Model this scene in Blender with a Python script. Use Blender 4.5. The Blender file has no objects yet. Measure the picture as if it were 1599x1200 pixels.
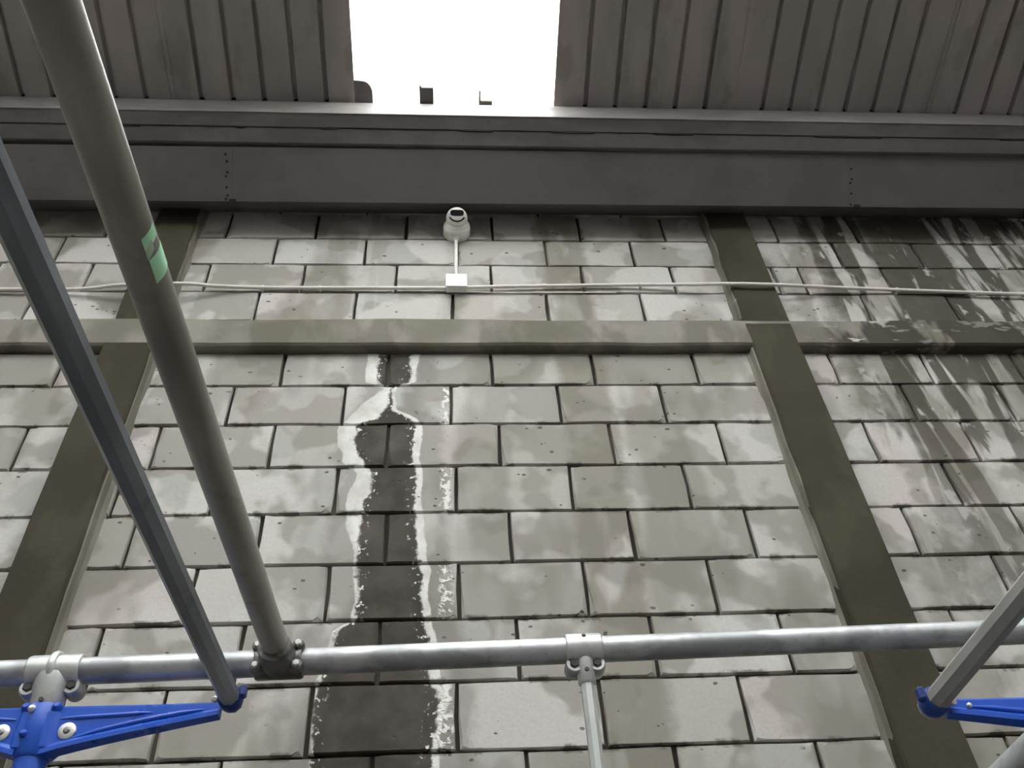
import bpy, math, random
from mathutils import Vector, Matrix, Euler

# ------------------------------------------------------------------ camera / world / exposure
SC = bpy.context.scene
COL = SC.collection
PI = math.pi
CAMZ = 1.6                      # eye height above the slab; block wall face is the plane Y = 0
right = Vector((0.99760277, -0.0460609, -0.05164412))
up = Vector((0.00300719, -0.71673525, 0.6973389))
fwd = Vector((0.06913522, 0.69582252, 0.71487855))
cd = bpy.data.cameras.new('camera')
cam = bpy.data.objects.new('camera', cd)
COL.objects.link(cam)
m = Matrix.Identity(4)
for i in range(3):
    m[i][0], m[i][1], m[i][2] = right[i], up[i], -fwd[i]
m[0][3], m[1][3], m[2][3] = 0, -2.66, CAMZ
cam.matrix_world = m
cd.sensor_fit = 'HORIZONTAL'
cd.sensor_width = 36
cd.lens = 36 * 1394.13 / 1599
cd.clip_start = 0.02
SC.camera = cam

W = bpy.data.worlds.new('overcast')
SC.world = W
W.use_nodes = True
bg = W.node_tree.nodes['Background']
bg.inputs['Color'].default_value = (1.0, 0.988, 0.975, 1)
bg.inputs['Strength'].default_value = 14.0

vs = SC.view_settings
vs.view_transform = 'Standard'
vs.look = 'None'
vs.gamma = 1
vs.use_curve_mapping = False
vs.exposure = -0.27

# ------------------------------------------------------------------ node helper
class NT:
    """tiny shader expression builder"""
    def __init__(s, name):
        s.mat = bpy.data.materials.new(name)
        s.mat.use_nodes = True
        s.t = s.mat.node_tree
        s.t.nodes.clear()
        s.out = s.t.nodes.new('ShaderNodeOutputMaterial')
    def n(s, typ, **kw):
        nd = s.t.nodes.new('ShaderNode' + typ)
        for k, v in kw.items():
            setattr(nd, k, v)
        return nd
    def link(s, a, b):
        if isinstance(a, (int, float)):
            b.default_value = a
        elif isinstance(a, tuple):
            b.default_value = a if len(b.default_value) == len(a) else (*a, 1)
        else:
            s.t.links.new(a, b)
    def m(s, op, a, b=0.0, c=0.0):
        nd = s.n('Math', operation=op)
        s.link(a, nd.inputs[0]); s.link(b, nd.inputs[1]); s.link(c, nd.inputs[2])
        return nd.outputs[0]
    def add(s, a, b): return s.m('ADD', a, b)
    def sub(s, a, b): return s.m('SUBTRACT', a, b)
    def mul(s, a, b): return s.m('MULTIPLY', a, b)
    def mx(s, a, b): return s.m('MAXIMUM', a, b)
    def step(s, v, lo, hi, a=0.0, b=1.0):
        nd = s.n('MapRange', interpolation_type='SMOOTHSTEP')
        s.link(v, nd.inputs['Value']); s.link(lo, nd.inputs['From Min']); s.link(hi, nd.inputs['From Max'])
        s.link(a, nd.inputs['To Min']); s.link(b, nd.inputs['To Max'])
        return nd.outputs[0]
    def pos(s):
        g = s.n('NewGeometry'); return g.outputs['Position']
    def objco(s):
        return s.n('TexCoord').outputs['Object']
    def sep(s, v):
        nd = s.n('SeparateXYZ'); s.link(v, nd.inputs[0]); return nd.outputs
    def vec(s, v, scale=(1, 1, 1), off=(0, 0, 0)):
        nd = s.n('Mapping'); s.link(v, nd.inputs[0])
        nd.inputs['Location'].default_value = off; nd.inputs['Scale'].default_value = scale
        return nd.outputs[0]
    def noise(s, v, scale, detail=3, rough=0.55, dist=0.0):
        nd = s.n('TexNoise'); s.link(v, nd.inputs['Vector'])
        nd.inputs['Scale'].default_value = scale; nd.inputs['Detail'].default_value = detail
        nd.inputs['Roughness'].default_value = rough; nd.inputs['Distortion'].default_value = dist
        return nd.outputs['Fac']
    def vor(s, v, scale, feature='F1', rnd=1.0):
        nd = s.n('TexVoronoi', feature=feature); s.link(v, nd.inputs['Vector'])
        nd.inputs['Scale'].default_value = scale; nd.inputs['Randomness'].default_value = rnd
        return nd.outputs['Distance']
    def mix(s, f, a, b, mode='MIX'):
        nd = s.n('Mix', data_type='RGBA', blend_type=mode)
        s.link(f, nd.inputs[0]); s.link(a, nd.inputs[6]); s.link(b, nd.inputs[7])
        return nd.outputs[2]
    def curve3(s, fac, pts):
        nd = s.n('ValToRGB'); s.link(fac, nd.inputs[0]); cr = nd.color_ramp; cr.interpolation = 'LINEAR'
        while len(cr.elements) < len(pts): cr.elements.new(0.5)
        for el, q in zip(cr.elements, pts): el.position = q[0]
        for el, q in zip(cr.elements, pts): el.color = (q[1], q[2], q[3], 1)
        sp = s.n('SeparateColor'); s.link(nd.outputs[0], sp.inputs[0])
        return sp.outputs[0], sp.outputs[1], sp.outputs[2]
    def rand(s): return s.n('ObjectInfo').outputs['Random']
    def bump(s, h, strength=0.4, dist=0.01):
        nd = s.n('Bump'); s.link(h, nd.inputs['Height'])
        nd.inputs['Strength'].default_value = strength; nd.inputs['Distance'].default_value = dist
        return nd.outputs[0]
    def bsdf(s, color, rough=0.7, metal=0.0, normal=None, spec=None):
        b = s.n('BsdfPrincipled')
        s.link(color, b.inputs['Base Color']); s.link(rough, b.inputs['Roughness']); s.link(metal, b.inputs['Metallic'])
        if normal is not None: s.link(normal, b.inputs['Normal'])
        if spec is not None: b.inputs['Specular IOR Level'].default_value = spec
        s.link(b.outputs[0], s.out.inputs['Surface'])
        return s.mat

# ------------------------------------------------------------------ materials
RUN = [(0.005, -0.311, -0.171, 0.061), (0.187, -0.306, -0.176, 0.049), (0.218, -0.245, -0.245, 0.059), (0.346, -0.271, -0.245, 0.092), (0.401, -0.307, -0.165, 0.096), (0.433, -0.37, -0.143, 0.082), (0.524, -0.381, -0.146, 0.063), (0.608, -0.352, -0.153, 0.084), (0.648, -0.325, -0.142, 0.103), (0.69, -0.298, -0.131, 0.09), (0.784, -0.302, -0.134, 0.091), (0.875, -0.325, -0.127, 0.08), (0.962, -0.326, -0.129, 0.046), (1.095, -0.328, -0.121, 0.022), (1.127, -0.321, -0.109, 0.033), (1.23, -0.309, -0.107, 0.03), (1.324, -0.315, -0.094, 0.023), (1.365, -0.377, -0.089, 0.027), (1.446, -0.381, -0.075, 0.025), (1.557, -0.41, -0.065, 0.012), (1.589, -0.423, -0.041, 0.004), (1.781, -0.414, -0.062, 0.011)]
def wall_stains(t, P, col):
    """water stains and lime bloom that run down the wall face, in wall space"""
    x, y, z = t.sep(P)
    warp = t.sub(t.noise(P, 6.0, 4, 0.65), 0.5)
    warp2 = t.sub(t.noise(P, 26.0, 3, 0.6), 0.5)
    below = t.step(z, 4.50, 4.56, 1.0, 0.0)                       # under the ring beam only
    drop = t.sub(4.53, z)                                          # metres below the beam
    # outline of the old water run: (metres below the beam, left edge, right edge, width of the lime band at its left)
    lf, rf, wf = t.curve3(t.m('DIVIDE', t.add(drop, t.mul(warp, 0.03)), 2.0), [(q[0] / 2.0, q[1] + 0.5, q[2] + 0.5, q[3]) for q in RUN])
    xw = t.add(t.add(x, t.mul(warp, 0.05)), t.mul(warp2, 0.05))
    eL = t.sub(t.sub(lf, 0.5), xw)
    eR = t.sub(xw, t.sub(rf, 0.5))
    e = t.mx(eL, eR)                                               # signed distance to the stain's edge
    core = t.mul(t.step(e, -0.005, 0.005, 1.0, 0.0), below)
    xs = t.add(x, t.mul(warp, 0.05))
    eLs, eRs = t.sub(t.sub(lf, 0.5), xs), t.sub(xs, t.sub(rf, 0.5))
    pool = t.mul(t.mul(t.step(t.mx(eLs, eRs), 0.03, 0.07, 1.0, 0.0), t.step(t.m('ABSOLUTE', t.sub(drop, 0.27)), 0.04, 0.08, 1.0, 0.0)), below)
    wob = t.step(t.noise(t.vec(P, (0.8, 1, 0.6), (0, 0, 3)), 5.5, 2), 0.32, 0.68, 0.55, 1.25)
    rimL = t.mul(t.step(eL, 0.0, 0.010), t.step(t.sub(eLs, t.mul(wf, wob)), -0.004, 0.004, 1.0, 0.0))
    rimR = t.mul(t.step(eR, 0.0, 0.008), t.step(t.sub(eRs, t.mul(wob, 0.032)), -0.004, 0.004, 1.0, 0.0))
    keep = t.step(t.noise(P, 6.5, 2), 0.26, 0.36)
    rim = t.mul(t.mul(t.mx(t.mul(rimL, t.step(eL, 0.0, 0.1, 1.0, 0.7)), rimR), below), keep)
    halo = t.mul(t.mul(t.step(e, 0.09, 0.15, 1.0, 0.0), below), t.step(t.noise(P, 3.4, 2), 0.40, 0.46))
    crumb = t.mul(t.step(t.m('ABSOLUTE', t.add(e, 0.008)), 0.0, 0.034, 1.0, 0.0), t.step(t.noise(P, 48.0, 2), 0.60, 0.65))
    crumb = t.mul(crumb, below)
    # crumbs of lime along the perpend joint right of the stain
    row = t.m('FRACT', t.m('DIVIDE', t.sub(4.326, z), 0.4494))
    cr2 = t.mul(t.step(t.m('ABSOLUTE', t.add(x, t.add(0.018, t.mul(warp2, 0.05)))), 0.010, 0.030, 1.0, 0.0), t.step(t.noise(P, 42.0, 3), 0.47, 0.56))
    cr2 = t.mul(cr2, t.mul(t.mul(below, t.step(row, 0.49, 0.5, 1.0, 0.0)), t.step(drop, 0.15, 0.25)))
    # streaks: right bay strong, one faint run in the middle bay
    sv = t.vec(P, (1, 1, 0.16))
    st = t.noise(sv, 7.0, 3, 0.6, 0.4)
    st2 = t.noise(t.vec(P, (1, 1, 0.3), (3.1, 0, 7)), 9.0, 3, 0.6, 0.6)
    rb = t.step(t.add(x, t.mul(warp, 0.5)), 1.66, 2.0)
    hi = t.mul(t.step(z, 3.6, 4.3, 0.62, 1.0), rb)
    run = t.step(t.m('ABSOLUTE', t.sub(t.add(x, t.mul(warp, 0.16)), 2.36)), 0.10, 0.24, 1.0, 0.0)
    run = t.mul(run, t.step(z, 4.75, 5.0))
    dark_r = t.mx(t.mul(t.step(st, 0.44, 0.50), hi), t.mul(run, t.mul(t.step(st2, 0.34, 0.44), 0.95)))
    lime_r = t.mul(t.mul(t.step(st2, 0.57, 0.63), hi), t.step(t.noise(P, 11.0, 2), 0.48, 0.56))
    mb = t.step(t.m('ABSOLUTE', t.sub(t.add(x, t.mul(warp, 0.12)), 0.575)), 0.08, 0.14, 1.0, 0.0)
    mid = t.mul(mb, t.step(t.noise(t.vec(P, (1, 1, 0.35), (9, 0, 2)), 4.0, 3), 0.36, 0.44))
    ub = t.mul(t.step(t.m('ABSOLUTE', t.add(x, 0.40)), 0.05, 0.07, 1.0, 0.0), t.step(z, 4.55, 4.7))
    lightrun = t.mul(ub, t.step(st, 0.38, 0.5))
    col = t.mix(t.mul(halo, 0.6), col, (0.215, 0.205, 0.19))
    col = t.mix(t.mul(pool, 0.7), col, (0.46, 0.49, 0.48))
    col = t.mix(t.mul(mid, 0.7), col, (0.185, 0.172, 0.138))
    col = t.mix(t.mul(lightrun, 0.35), col, (0.55, 0.56, 0.55))
    col = t.mix(t.mul(dark_r, 0.9), col, (0.065, 0.06, 0.048))
    col = t.mix(t.mul(lime_r, 0.7), col, (0.55, 0.54, 0.53))
    corec = t.mix(t.step(t.noise(P, 6.0, 3), 0.35, 0.65), (0.036, 0.033, 0.028), (0.072, 0.066, 0.058))
    col = t.mix(t.mul(core, 0.93), col, corec)
    rimc = t.mix(t.step(t.noise(P, 14.0, 3), 0.35, 0.65), (0.60, 0.60, 0.575), (0.76, 0.77, 0.745))
    col = t.mix(t.mul(rim, 0.85), col, rimc)
    col = t.mix(t.mul(crumb, 0.85), col, (0.82, 0.82, 0.79))
    col = t.mix(t.mul(cr2, 0.85), col, (0.82, 0.82, 0.79))
    return col, t.mx(crumb, cr2), core

def mat_block():
    t = NT('concrete_block')
    P = t.pos()
    r = t.rand()
    col = t.mix(t.step(r, 0.0, 1.0), (0.40, 0.39, 0.36), (0.52, 0.51, 0.49))
    r2 = t.m('FRACT', t.mul(r, 17.3))
    col = t.mix(t.step(r2, 0.55, 1.0, 0.0, 0.5), col, (0.50, 0.46, 0.445))
    shift = t.n('CombineXYZ'); t.link(t.mul(r, 37.0), shift.inputs[0]); t.link(t.mul(r2, 23.0), shift.inputs[2])
    av = t.n('VectorMath', operation='ADD'); t.link(P, av.inputs[0]); t.link(shift.outputs[0], av.inputs[1])
    Q = av.outputs[0]
    p1 = t.step(t.noise(Q, 3.2, 3, 0.45), 0.48, 0.54)
    col = t.mix(t.mul(p1, 0.72), col, (0.25, 0.238, 0.214))
    p2 = t.step(t.noise(t.vec(Q, (1, 1, 1), (5, 3, 1)), 4.5, 2, 0.45), 0.54, 0.60)
    col = t.mix(t.mul(p2, 0.35), col, (0.55, 0.57, 0.56))
    p3 = t.step(t.noise(t.vec(P, (1, 1, 0.45), (2, 0, 4)), 2.6, 3, 0.5), 0.50, 0.60)
    col = t.mix(t.mul(p3, 0.55), col, (0.18, 0.168, 0.138))
    fine = t.noise(P, 90.0, 2)
    col = t.mix(t.step(fine, 0.35, 0.75, 0.0, 0.15), col, (0.24, 0.23, 0.2))
    col, crumb, core = wall_stains(t, P, col)
    # grime blotches clinging to the bed joints
    zz = t.sep(P)[2]
    fr = t.m('FRACT', t.m('DIVIDE', t.sub(4.326, zz), 0.2247))
    bed = t.step(t.m('ABSOLUTE', t.sub(t.add(fr, t.mul(t.sub(t.noise(P, 30.0, 2), 0.5), 0.12)), 0.5)), 0.42, 0.47)
    bed = t.mul(t.mul(bed, t.step(zz, 4.34, 4.36, 1.0, 0.0)), t.step(t.noise(t.vec(P, (1, 1, 0.4), (6, 0, 1)), 9.0, 3), 0.52, 0.58))
    col = t.mix(t.mul(bed, 0.7), col, (0.085, 0.078, 0.062))
    # blow-holes
    v = t.vor(t.vec(P, (1, 1, 1.6)), 16.0)
    lim = t.step(t.noise(P, 23.0, 1), 0.35, 0.75, 0.03, 0.19)
    pit = t.mul(t.step(t.sub(v, lim), -0.02, 0.02, 1.0, 0.0), t.step(t.noise(P, 4.0, 2), 0.47, 0.53))
    col = t.mix(t.mul(pit, 0.8), col, (0.06, 0.055, 0.045))
    h = t.add(t.mul(t.noise(P, 55.0, 3), 0.12), t.add(t.mul(t.noise(P, 6.0, 2), 0.5), t.sub(t.mul(crumb, 1.0), t.mul(pit, 1.0))))
    return t.bsdf(col, 0.85, 0.0, t.bump(h, 0.5, 0.012), 0.12)

def mat_cement(name, base, alt, dirt, stains=True):
    t = NT(name)
    P = t.pos()
    col = t.mix(t.step(t.noise(P, 2.2, 3, 0.5), 0.40, 0.60), base, alt)
    col = t.mix(t.step(t.noise(t.vec(P, (1, 1, 0.5), (4, 1, 2)), 5.0, 3, 0.5), 0.52, 0.62, 0.0, 0.6), col, dirt)
    sc = t.mul(t.step(t.noise(t.vec(P, (0.5, 1, 1.4)), 9.0, 2, 0.5), 0.72, 0.78), 0.5)
    col = t.mix(sc, col, (0.42, 0.41, 0.38))
    if stains:
        x, y, z = t.sep(P)
        rb = t.step(t.add(x, t.mul(t.sub(t.noise(P, 5.0, 3), 0.5), 0.5)), 1.60, 1.85)
        s1 = t.step(t.noise(t.vec(P, (1, 1, 0.3)), 6.0, 3, 0.6), 0.36, 0.46)
        col = t.mix(t.mul(t.mul(rb, s1), 0.9), col, (0.045, 0.042, 0.034))
        s2 = t.step(t.noise(t.vec(P, (0.6, 1, 1.3), (7, 0, 0)), 11.0, 3, 0.6), 0.56, 0.63)
        edge = t.step(t.m('ABSOLUTE', t.sub(x, 1.78)), 0.15, 0.35, 1.0, 0.35)
        col = t.mix(t.mul(t.mul(rb, s2), t.mul(edge, 0.85)), col, (0.5, 0.5, 0.47))
    h = t.add(t.mul(t.noise(P, 40.0, 3), 0.4), t.mul(t.noise(P, 8.0, 2), 0.8))
    return t.bsdf(col, 0.85, 0.0, t.bump(h, 0.4, 0.012), 0.2)

def mat_metal(name, base, alt, scale=14.0, rough=0.4, metal=0.7, stretch=(1, 1, 1), bump=0.1, amount=0.7, spec=None):
    t = NT(name)
    P = t.pos()
    n = t.noise(t.vec(P, stretch), scale, 3, 0.6)
    col = t.mix(t.step(n, 0.42, 0.62, 0.0, amount), base, alt)
    col = t.mix(t.step(t.noise(P, scale * 5, 2), 0.6, 0.72, 0.0, 0.35), col, alt)
    return t.bsdf(col, t.step(n, 0.3, 0.7, rough, rough + 0.15), metal, t.bump(t.noise(P, scale * 3, 2), bump, 0.003), spec)

def mat_plain(name, col, rough=0.5, metal=0.0, spec=None):
    t = NT(name)
    P = t.pos()
    c2 = tuple(c * 0.8 for c in col)
    c = t.mix(t.step(t.noise(P, 30.0, 2), 0.4, 0.7, 0.0, 0.5), col, c2)
    return t.bsdf(c, rough, metal, None, spec)

def mat_sheet():
    t = NT('roof_sheet_paint')
    P = t.pos()
    n = t.noise(t.vec(P, (1.4, 0.35, 0.35)), 3.0, 3, 0.55)
    col = t.mix(t.step(n, 0.38, 0.62), (0.40, 0.37, 0.362), (0.33, 0.315, 0.305))
    col = t.mix(t.step(t.noise(t.vec(P, (1, 0.5, 0.5), (3, 3, 3)), 5.0, 3), 0.56, 0.66, 0.0, 0.5), col, (0.24, 0.22, 0.20))
    return t.bsdf(col, 0.55, 0.0, t.bump(t.noise(P, 12.0, 2), 0.06, 0.01), 0.3)

def mat_rooflight():
    t = NT('translucent_rooflight')
    P = t.pos()
    col = t.mix(t.step(t.noise(P, 4.0, 2), 0.3, 0.7), (0.92, 0.93, 0.92), (0.88, 0.89, 0.88))
    a = t.n('BsdfTranslucent'); t.link(col, a.inputs['Color'])
    b = t.n('BsdfTransparent'); b.inputs['Color'].default_value = (0.95, 0.96, 0.96, 1)
    mx = t.n('MixShader'); mx.inputs[0].default_value = 0.6
    t.link(a.outputs[0], mx.inputs[1]); t.link(b.outputs[0], mx.inputs[2])
    t.link(mx.outputs[0], t.out.inputs['Surface'])
    return t.mat

M = {
    'block': mat_block(),
    'mortar': mat_cement('dark_mortar', (0.05, 0.046, 0.037), (0.03, 0.027, 0.022), (0.10, 0.092, 0.075), False),
    'fillet': mat_cement('mortar_fillet', (0.20, 0.19, 0.155), (0.15, 0.143, 0.115), (0.26, 0.25, 0.21), False),
    'column': mat_cement('column_cement', (0.050, 0.046, 0.030), (0.040, 0.036, 0.024), (0.066, 0.061, 0.042), False),
    'beam': mat_cement('beam_cement', (0.165, 0.157, 0.128), (0.25, 0.238, 0.208), (0.12, 0.114, 0.088), True),
    'slab': mat_cement('floor_slab', (0.15, 0.144, 0.135), (0.12, 0.115, 0.108), (0.10, 0.095, 0.09), False),
    'render': mat_cement('opposite_render', (0.30, 0.292, 0.28), (0.26, 0.252, 0.24), (0.2, 0.192, 0.18), False),
    'sheet': mat_sheet(),
    'rooflight': mat_rooflight(),
    'gutter': mat_metal('gutter_paint', (0.125, 0.119, 0.117), (0.10, 0.093, 0.092), 2.0, 0.6, 0.0, (1, 1, 1), 0.03, 0.7, 0.12),
    'eave': mat_metal('eave_channel_paint', (0.12, 0.114, 0.113), (0.085, 0.078, 0.076), 5.0, 0.6, 0.0, (0.5, 1, 1), 0.05, 0.7, 0.12),
    'sill': mat_metal('sill_flashing_paint', (0.20, 0.19, 0.187), (0.15, 0.139, 0.136), 4.0, 0.5, 0.0, (0.5, 1, 1), 0.03),
    'near_black': mat_plain('near_black_matt', (0.012, 0.011, 0.01), 0.8),
    'galv': mat_metal('galvanised_tube', (0.50, 0.52, 0.54), (0.22, 0.23, 0.24), 16.0, 0.34, 0.6, (0.6, 1, 1), 0.12),
    'galv_dull': mat_metal('weathered_tube', (0.31, 0.296, 0.258), (0.15, 0.142, 0.12), 5.0, 0.3, 0.0, (1, 0.3, 1), 0.0, 0.9, 0.6),
    'galv_grey': mat_metal('grey_octagonal_tube', (0.205, 0.225, 0.25), (0.09, 0.098, 0.11), 5.0, 0.3, 0.0, (1, 0.3, 1), 0.0, 0.9, 0.6),
    'oct_lit': mat_metal('lit_octagonal_tube', (0.34, 0.34, 0.33), (0.26, 0.26, 0.25), 9.0, 0.38, 0.25, (1, 0.4, 1), 0.05),  # paler copy of the grey tube, stronger light put into its colour
    'alu': mat_metal('cast_aluminium', (0.60, 0.62, 0.62), (0.45, 0.46, 0.46), 20.0, 0.33, 0.6, (1, 1, 1), 0.08),
    'alu_post': mat_metal('octagonal_aluminium', (0.52, 0.55, 0.54), (0.42, 0.44, 0.43), 9.0, 0.4, 0.4, (1, 1, 0.4), 0.03),
    'cast_dark': mat_metal('dark_cast_clamp', (0.22, 0.22, 0.21), (0.10, 0.10, 0.095), 25.0, 0.35, 0.7, (1, 1, 1), 0.15),
    'blue': mat_metal('blue_enamel', (0.009, 0.082, 0.50), (0.008, 0.07, 0.44), 9.0, 0.25, 0.0, (1, 1, 1), 0.03, 0.5),
    'blue_dark': mat_metal('blue_cap_enamel', (0.006, 0.035, 0.21), (0.004, 0.025, 0.15), 9.0, 0.3, 0.0, (1, 1, 1), 0.05, 0.5),
    'bolt': mat_metal('zinc_bolt', (0.72, 0.73, 0.70), (0.5, 0.5, 0.47), 40.0, 0.28, 0.6, (1, 1, 1), 0.05),
    'bolt_dark': mat_plain('dark_socket', (0.03, 0.03, 0.028), 0.5),
    'tape': mat_plain('green_tape', (0.46, 0.86, 0.55), 0.45),
    'tape_white': mat_plain('torn_tape_backing', (0.45, 0.58, 0.45), 0.6),
    'white': mat_plain('white_plastic', (0.80, 0.79, 0.75), 0.4),
    'white_hi': mat_plain('white_box_plastic', (0.86, 0.86, 0.84), 0.4),
    'cream': mat_plain('cream_conduit', (0.74, 0.72, 0.66), 0.4),
    'lens': mat_plain('black_lens', (0.003, 0.003, 0.004), 0.5, 0.0, 0.1),
}

# ------------------------------------------------------------------ mesh helper
class MB:
    def __init__(s): s.v = []; s.f = []; s.sm = []
    def face(s, idx, smooth=False): s.f.append(tuple(idx)); s.sm.append(smooth)
    def quad(s, a, b, c, d):
        i = len(s.v); s.v += [tuple(a), tuple(b), tuple(c), tuple(d)]; s.face((i, i + 1, i + 2, i + 3))
    def box(s, lo, hi, ch=0.0, mat=None):
        """box, with chamfered edges if ch > 0"""
        (x0, y0, z0), (x1, y1, z1) = lo, hi
        mt = mat or Matrix.Identity(4)
        i = len(s.v)
        if ch <= 0:
            P = [(x, y, z) for z in (z0, z1) for y in (y0, y1) for x in (x0, x1)]
            s.v += [tuple(mt @ Vector(p)) for p in P]
            for f in ((0, 2, 3, 1), (4, 5, 7, 6), (0, 1, 5, 4), (2, 6, 7, 3), (0, 4, 6, 2), (1, 3, 7, 5)):
                s.face([i + k for k in f])
            return
        idx = {}
        c = ((x0 + x1) / 2, (y0 + y1) / 2, (z0 + z1) / 2); h = ((x1 - x0) / 2, (y1 - y0) / 2, (z1 - z0) / 2)
        for sx in (-1, 1):
            for sy in (-1, 1):
                for sz in (-1, 1):
                    for ax in range(3):
                        q = [h[0] - ch, h[1] - ch, h[2] - ch]; q[ax] = h[ax]
                        p = Vector((c[0] + sx * q[0], c[1] + sy * q[1], c[2] + sz * q[2]))
                        idx[(sx, sy, sz, ax)] = len(s.v); s.v.append(tuple(mt @ p))
        def orient(fc, n):
            a, b, d = (Vector(s.v[fc[0]]), Vector(s.v[fc[1]]), Vector(s.v[fc[2]]))
            nn = (mt.to_3x3() @ Vector(n))
            if (b - a).cross(d - a).dot(nn) < 0: fc = fc[::-1]
            s.face(fc)
        for ax in range(3):
            o = [k for k in range(3) if k != ax]
            for sg in (-1, 1):
                fc = []
                for a, b in ((-1, -1), (1, -1), (1, 1), (-1, 1)):
                    k = [0, 0, 0]; k[ax] = sg; k[o[0]] = a; k[o[1]] = b
                    fc.append(idx[(*k, ax)])
                n = [0, 0, 0]; n[ax] = sg
                orient(fc, n)
        for ax in range(3):            # edges parallel to ax
            o = [k for k in range(3) if k != ax]
            for a in (-1, 1):
                for b in (-1, 1):
                    k0 = [0, 0, 0]; k0[o[0]] = a; k0[o[1]] = b
                    ka = list(k0); ka[ax] = -1; kb = list(k0); kb[ax] = 1
                    orient([idx[(*ka, o[0])], idx[(*kb, o[0])], idx[(*kb, o[1])], idx[(*ka, o[1])]], k0)
        for sx in (-1, 1):
            for sy in (-1, 1):
                for sz in (-1, 1):
                    orient([idx[(sx, sy, sz, 0)], idx[(sx, sy, sz, 1)], idx[(sx, sy, sz, 2)]], (sx, sy, sz))
    def rings(s, rings, smooth=True, close=True, cap=True):
        """skin a list of point rings"""
        n = len(rings[0]); base = len(s.v)
        for r in rings: s.v += [tuple(p) for p in r]
        for k in range(len(rings) - 1):
            for j in range(n if close else n - 1):
                a = base + k * n + j; b = base + k * n + (j + 1) % n
                s.face((a, b, b + n, a + n), smooth)
        if cap:
            for r, rev in ((rings[0], True), (rings[-1], False)):
                i = len(s.v); s.v += [tuple(p) for p in r]
                f = list(range(i, i + n)); s.face(f[::-1] if rev else f)
    def tube(s, a, b, r, n=24, smooth=True, r2=None, phase=0.0, cap=True):
        s.path([a, b], [r, r if r2 is None else r2], n, smooth, phase, cap)
    def path(s, pts, rad, n=16, smooth=True, phase=0.0, cap=True):
        pts = [Vector(p) for p in pts]
        if not isinstance(rad, (list, tuple)): rad = [rad] * len(pts)
        ref = None; rr = []
        for k, p in enumerate(pts):
            d = (pts[min(k + 1, len(pts) - 1)] - pts[max(k - 1, 0)]).normalized()
            if ref is None:
                h = Vector((0, 0, 1)) if abs(d.z) < 0.9 else Vector((1, 0, 0))
                ref = (h - d * h.dot(d)).normalized()
            else:
                ref = (ref - d * ref.dot(d)).normalized()
            sd = d.cross(ref)
            rr.append([p + (ref * math.cos(phase + 2 * PI * j / n) + sd * math.sin(phase + 2 * PI * j / n)) * rad[k] for j in range(n)])
        s.rings(rr, smooth, True, cap)
    def lathe(s, prof, org, axis, n=32, smooth=True):
        """prof = [(radius, distance along axis)]"""
        d = Vector(axis).normalized(); h = Vector((0, 0, 1)) if abs(d.z) < 0.9 else Vector((1, 0, 0))
        ref = (h - d * h.dot(d)).normalized(); sd = d.cross(ref); o = Vector(org)
        s.rings([[o + d * t + (ref * math.cos(2 * PI * j / n) + sd * math.sin(2 * PI * j / n)) * max(r, 1e-4) for j in range(n)] for r, t in prof], smooth)
    def prism(s, outline, axis_from, axis_to, mat=None):
        """extrude a 2-D outline (x, z) from y = axis_from to y = axis_to"""
        mt = mat or Matrix.Identity(4)
        a = [mt @ Vector((x, axis_from, z)) for x, z in outline]; b = [mt @ Vector((x, axis_to, z)) for x, z in outline]
        n = len(a)
        for k in range(n): s.quad(a[k], a[(k + 1) % n], b[(k + 1) % n], b[k])
        i = len(s.v); s.v += [tuple(p) for p in a]; s.face(list(range(i, i + n))[::-1])
        i = len(s.v); s.v += [tuple(p) for p in b]; s.face(list(range(i, i + n)))
    def build(s, name, mat, parent=None, loc=None):
        me = bpy.data.meshes.new(name)
        off = Vector(loc) if loc else (parent_loc(parent) if parent else centre(s.v))
        me.from_pydata([tuple(Vector(p) - off) for p in s.v], [], s.f)
        me.polygons.foreach_set('use_smooth', s.sm)
        me.materials.append(M[mat]); me.update()
        o = bpy.data.objects.new(name, me); COL.objects.link(o)
        if parent is not None:
            o.parent = parent
            o.location = off - parent_loc(parent)
        else:
            o.location = off
        return o
def centre(v):
    lo = [min(p[k] for p in v) for k in range(3)]; hi = [max(p[k] for p in v) for k in range(3)]
    return Vector(((lo[0] + hi[0]) / 2, (lo[1] + hi[1]) / 2, lo[2]))
def parent_loc(o):
    p = Vector(o.location)
    while o.parent: o = o.parent; p += Vector(o.location)
    return p
def tag(o, label, cat=None, group=None, kind=None):
    o['label'] = label
    if cat: o['category'] = cat
    if group: o['group'] = group
    if kind: o['kind'] = kind
    return o
def thing(name, label, cat, loc, group=None):
    o = bpy.data.objects.new(name, None); COL.objects.link(o); o.location = loc; o.empty_display_size = 0.05
    return tag(o, label, cat, group)

# ------------------------------------------------------------------ the setting
HALL_L, HALL_R, HALL_B = -5.2, 6.2, -8.0
b = MB(); b.box((HALL_L, HALL_B, -0.2), (HALL_R, 0.3, 0.0)); tag(b.build('floor', 'slab'), 'bare concrete floor slab below the pipe frame', kind='structure')
b = MB(); b.box((HALL_L, HALL_B - 0.2, 0), (HALL_R, HALL_B, 7.60)); tag(b.build('wall_front', 'render'), 'plain grey rendered wall across from the block wall', kind='structure')
for nm, xa, xb, lab in (('wall_left', HALL_L - 0.2, HALL_L, 'plain grey rendered side wall'), ('wall_right', HALL_R, HALL_R + 0.2, 'plain grey rendered side wall at the stained end')):
    b = MB(); b.rings([[(x, HALL_B, 0), (x, 0.3, 0), (x, 0.3, 5.93), (x, -0.42, 6.03), (x, HALL_B, 7.60)] for x in (xa, xb)], False)
    tag(b.build(nm, 'render'), lab, kind='structure')

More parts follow.
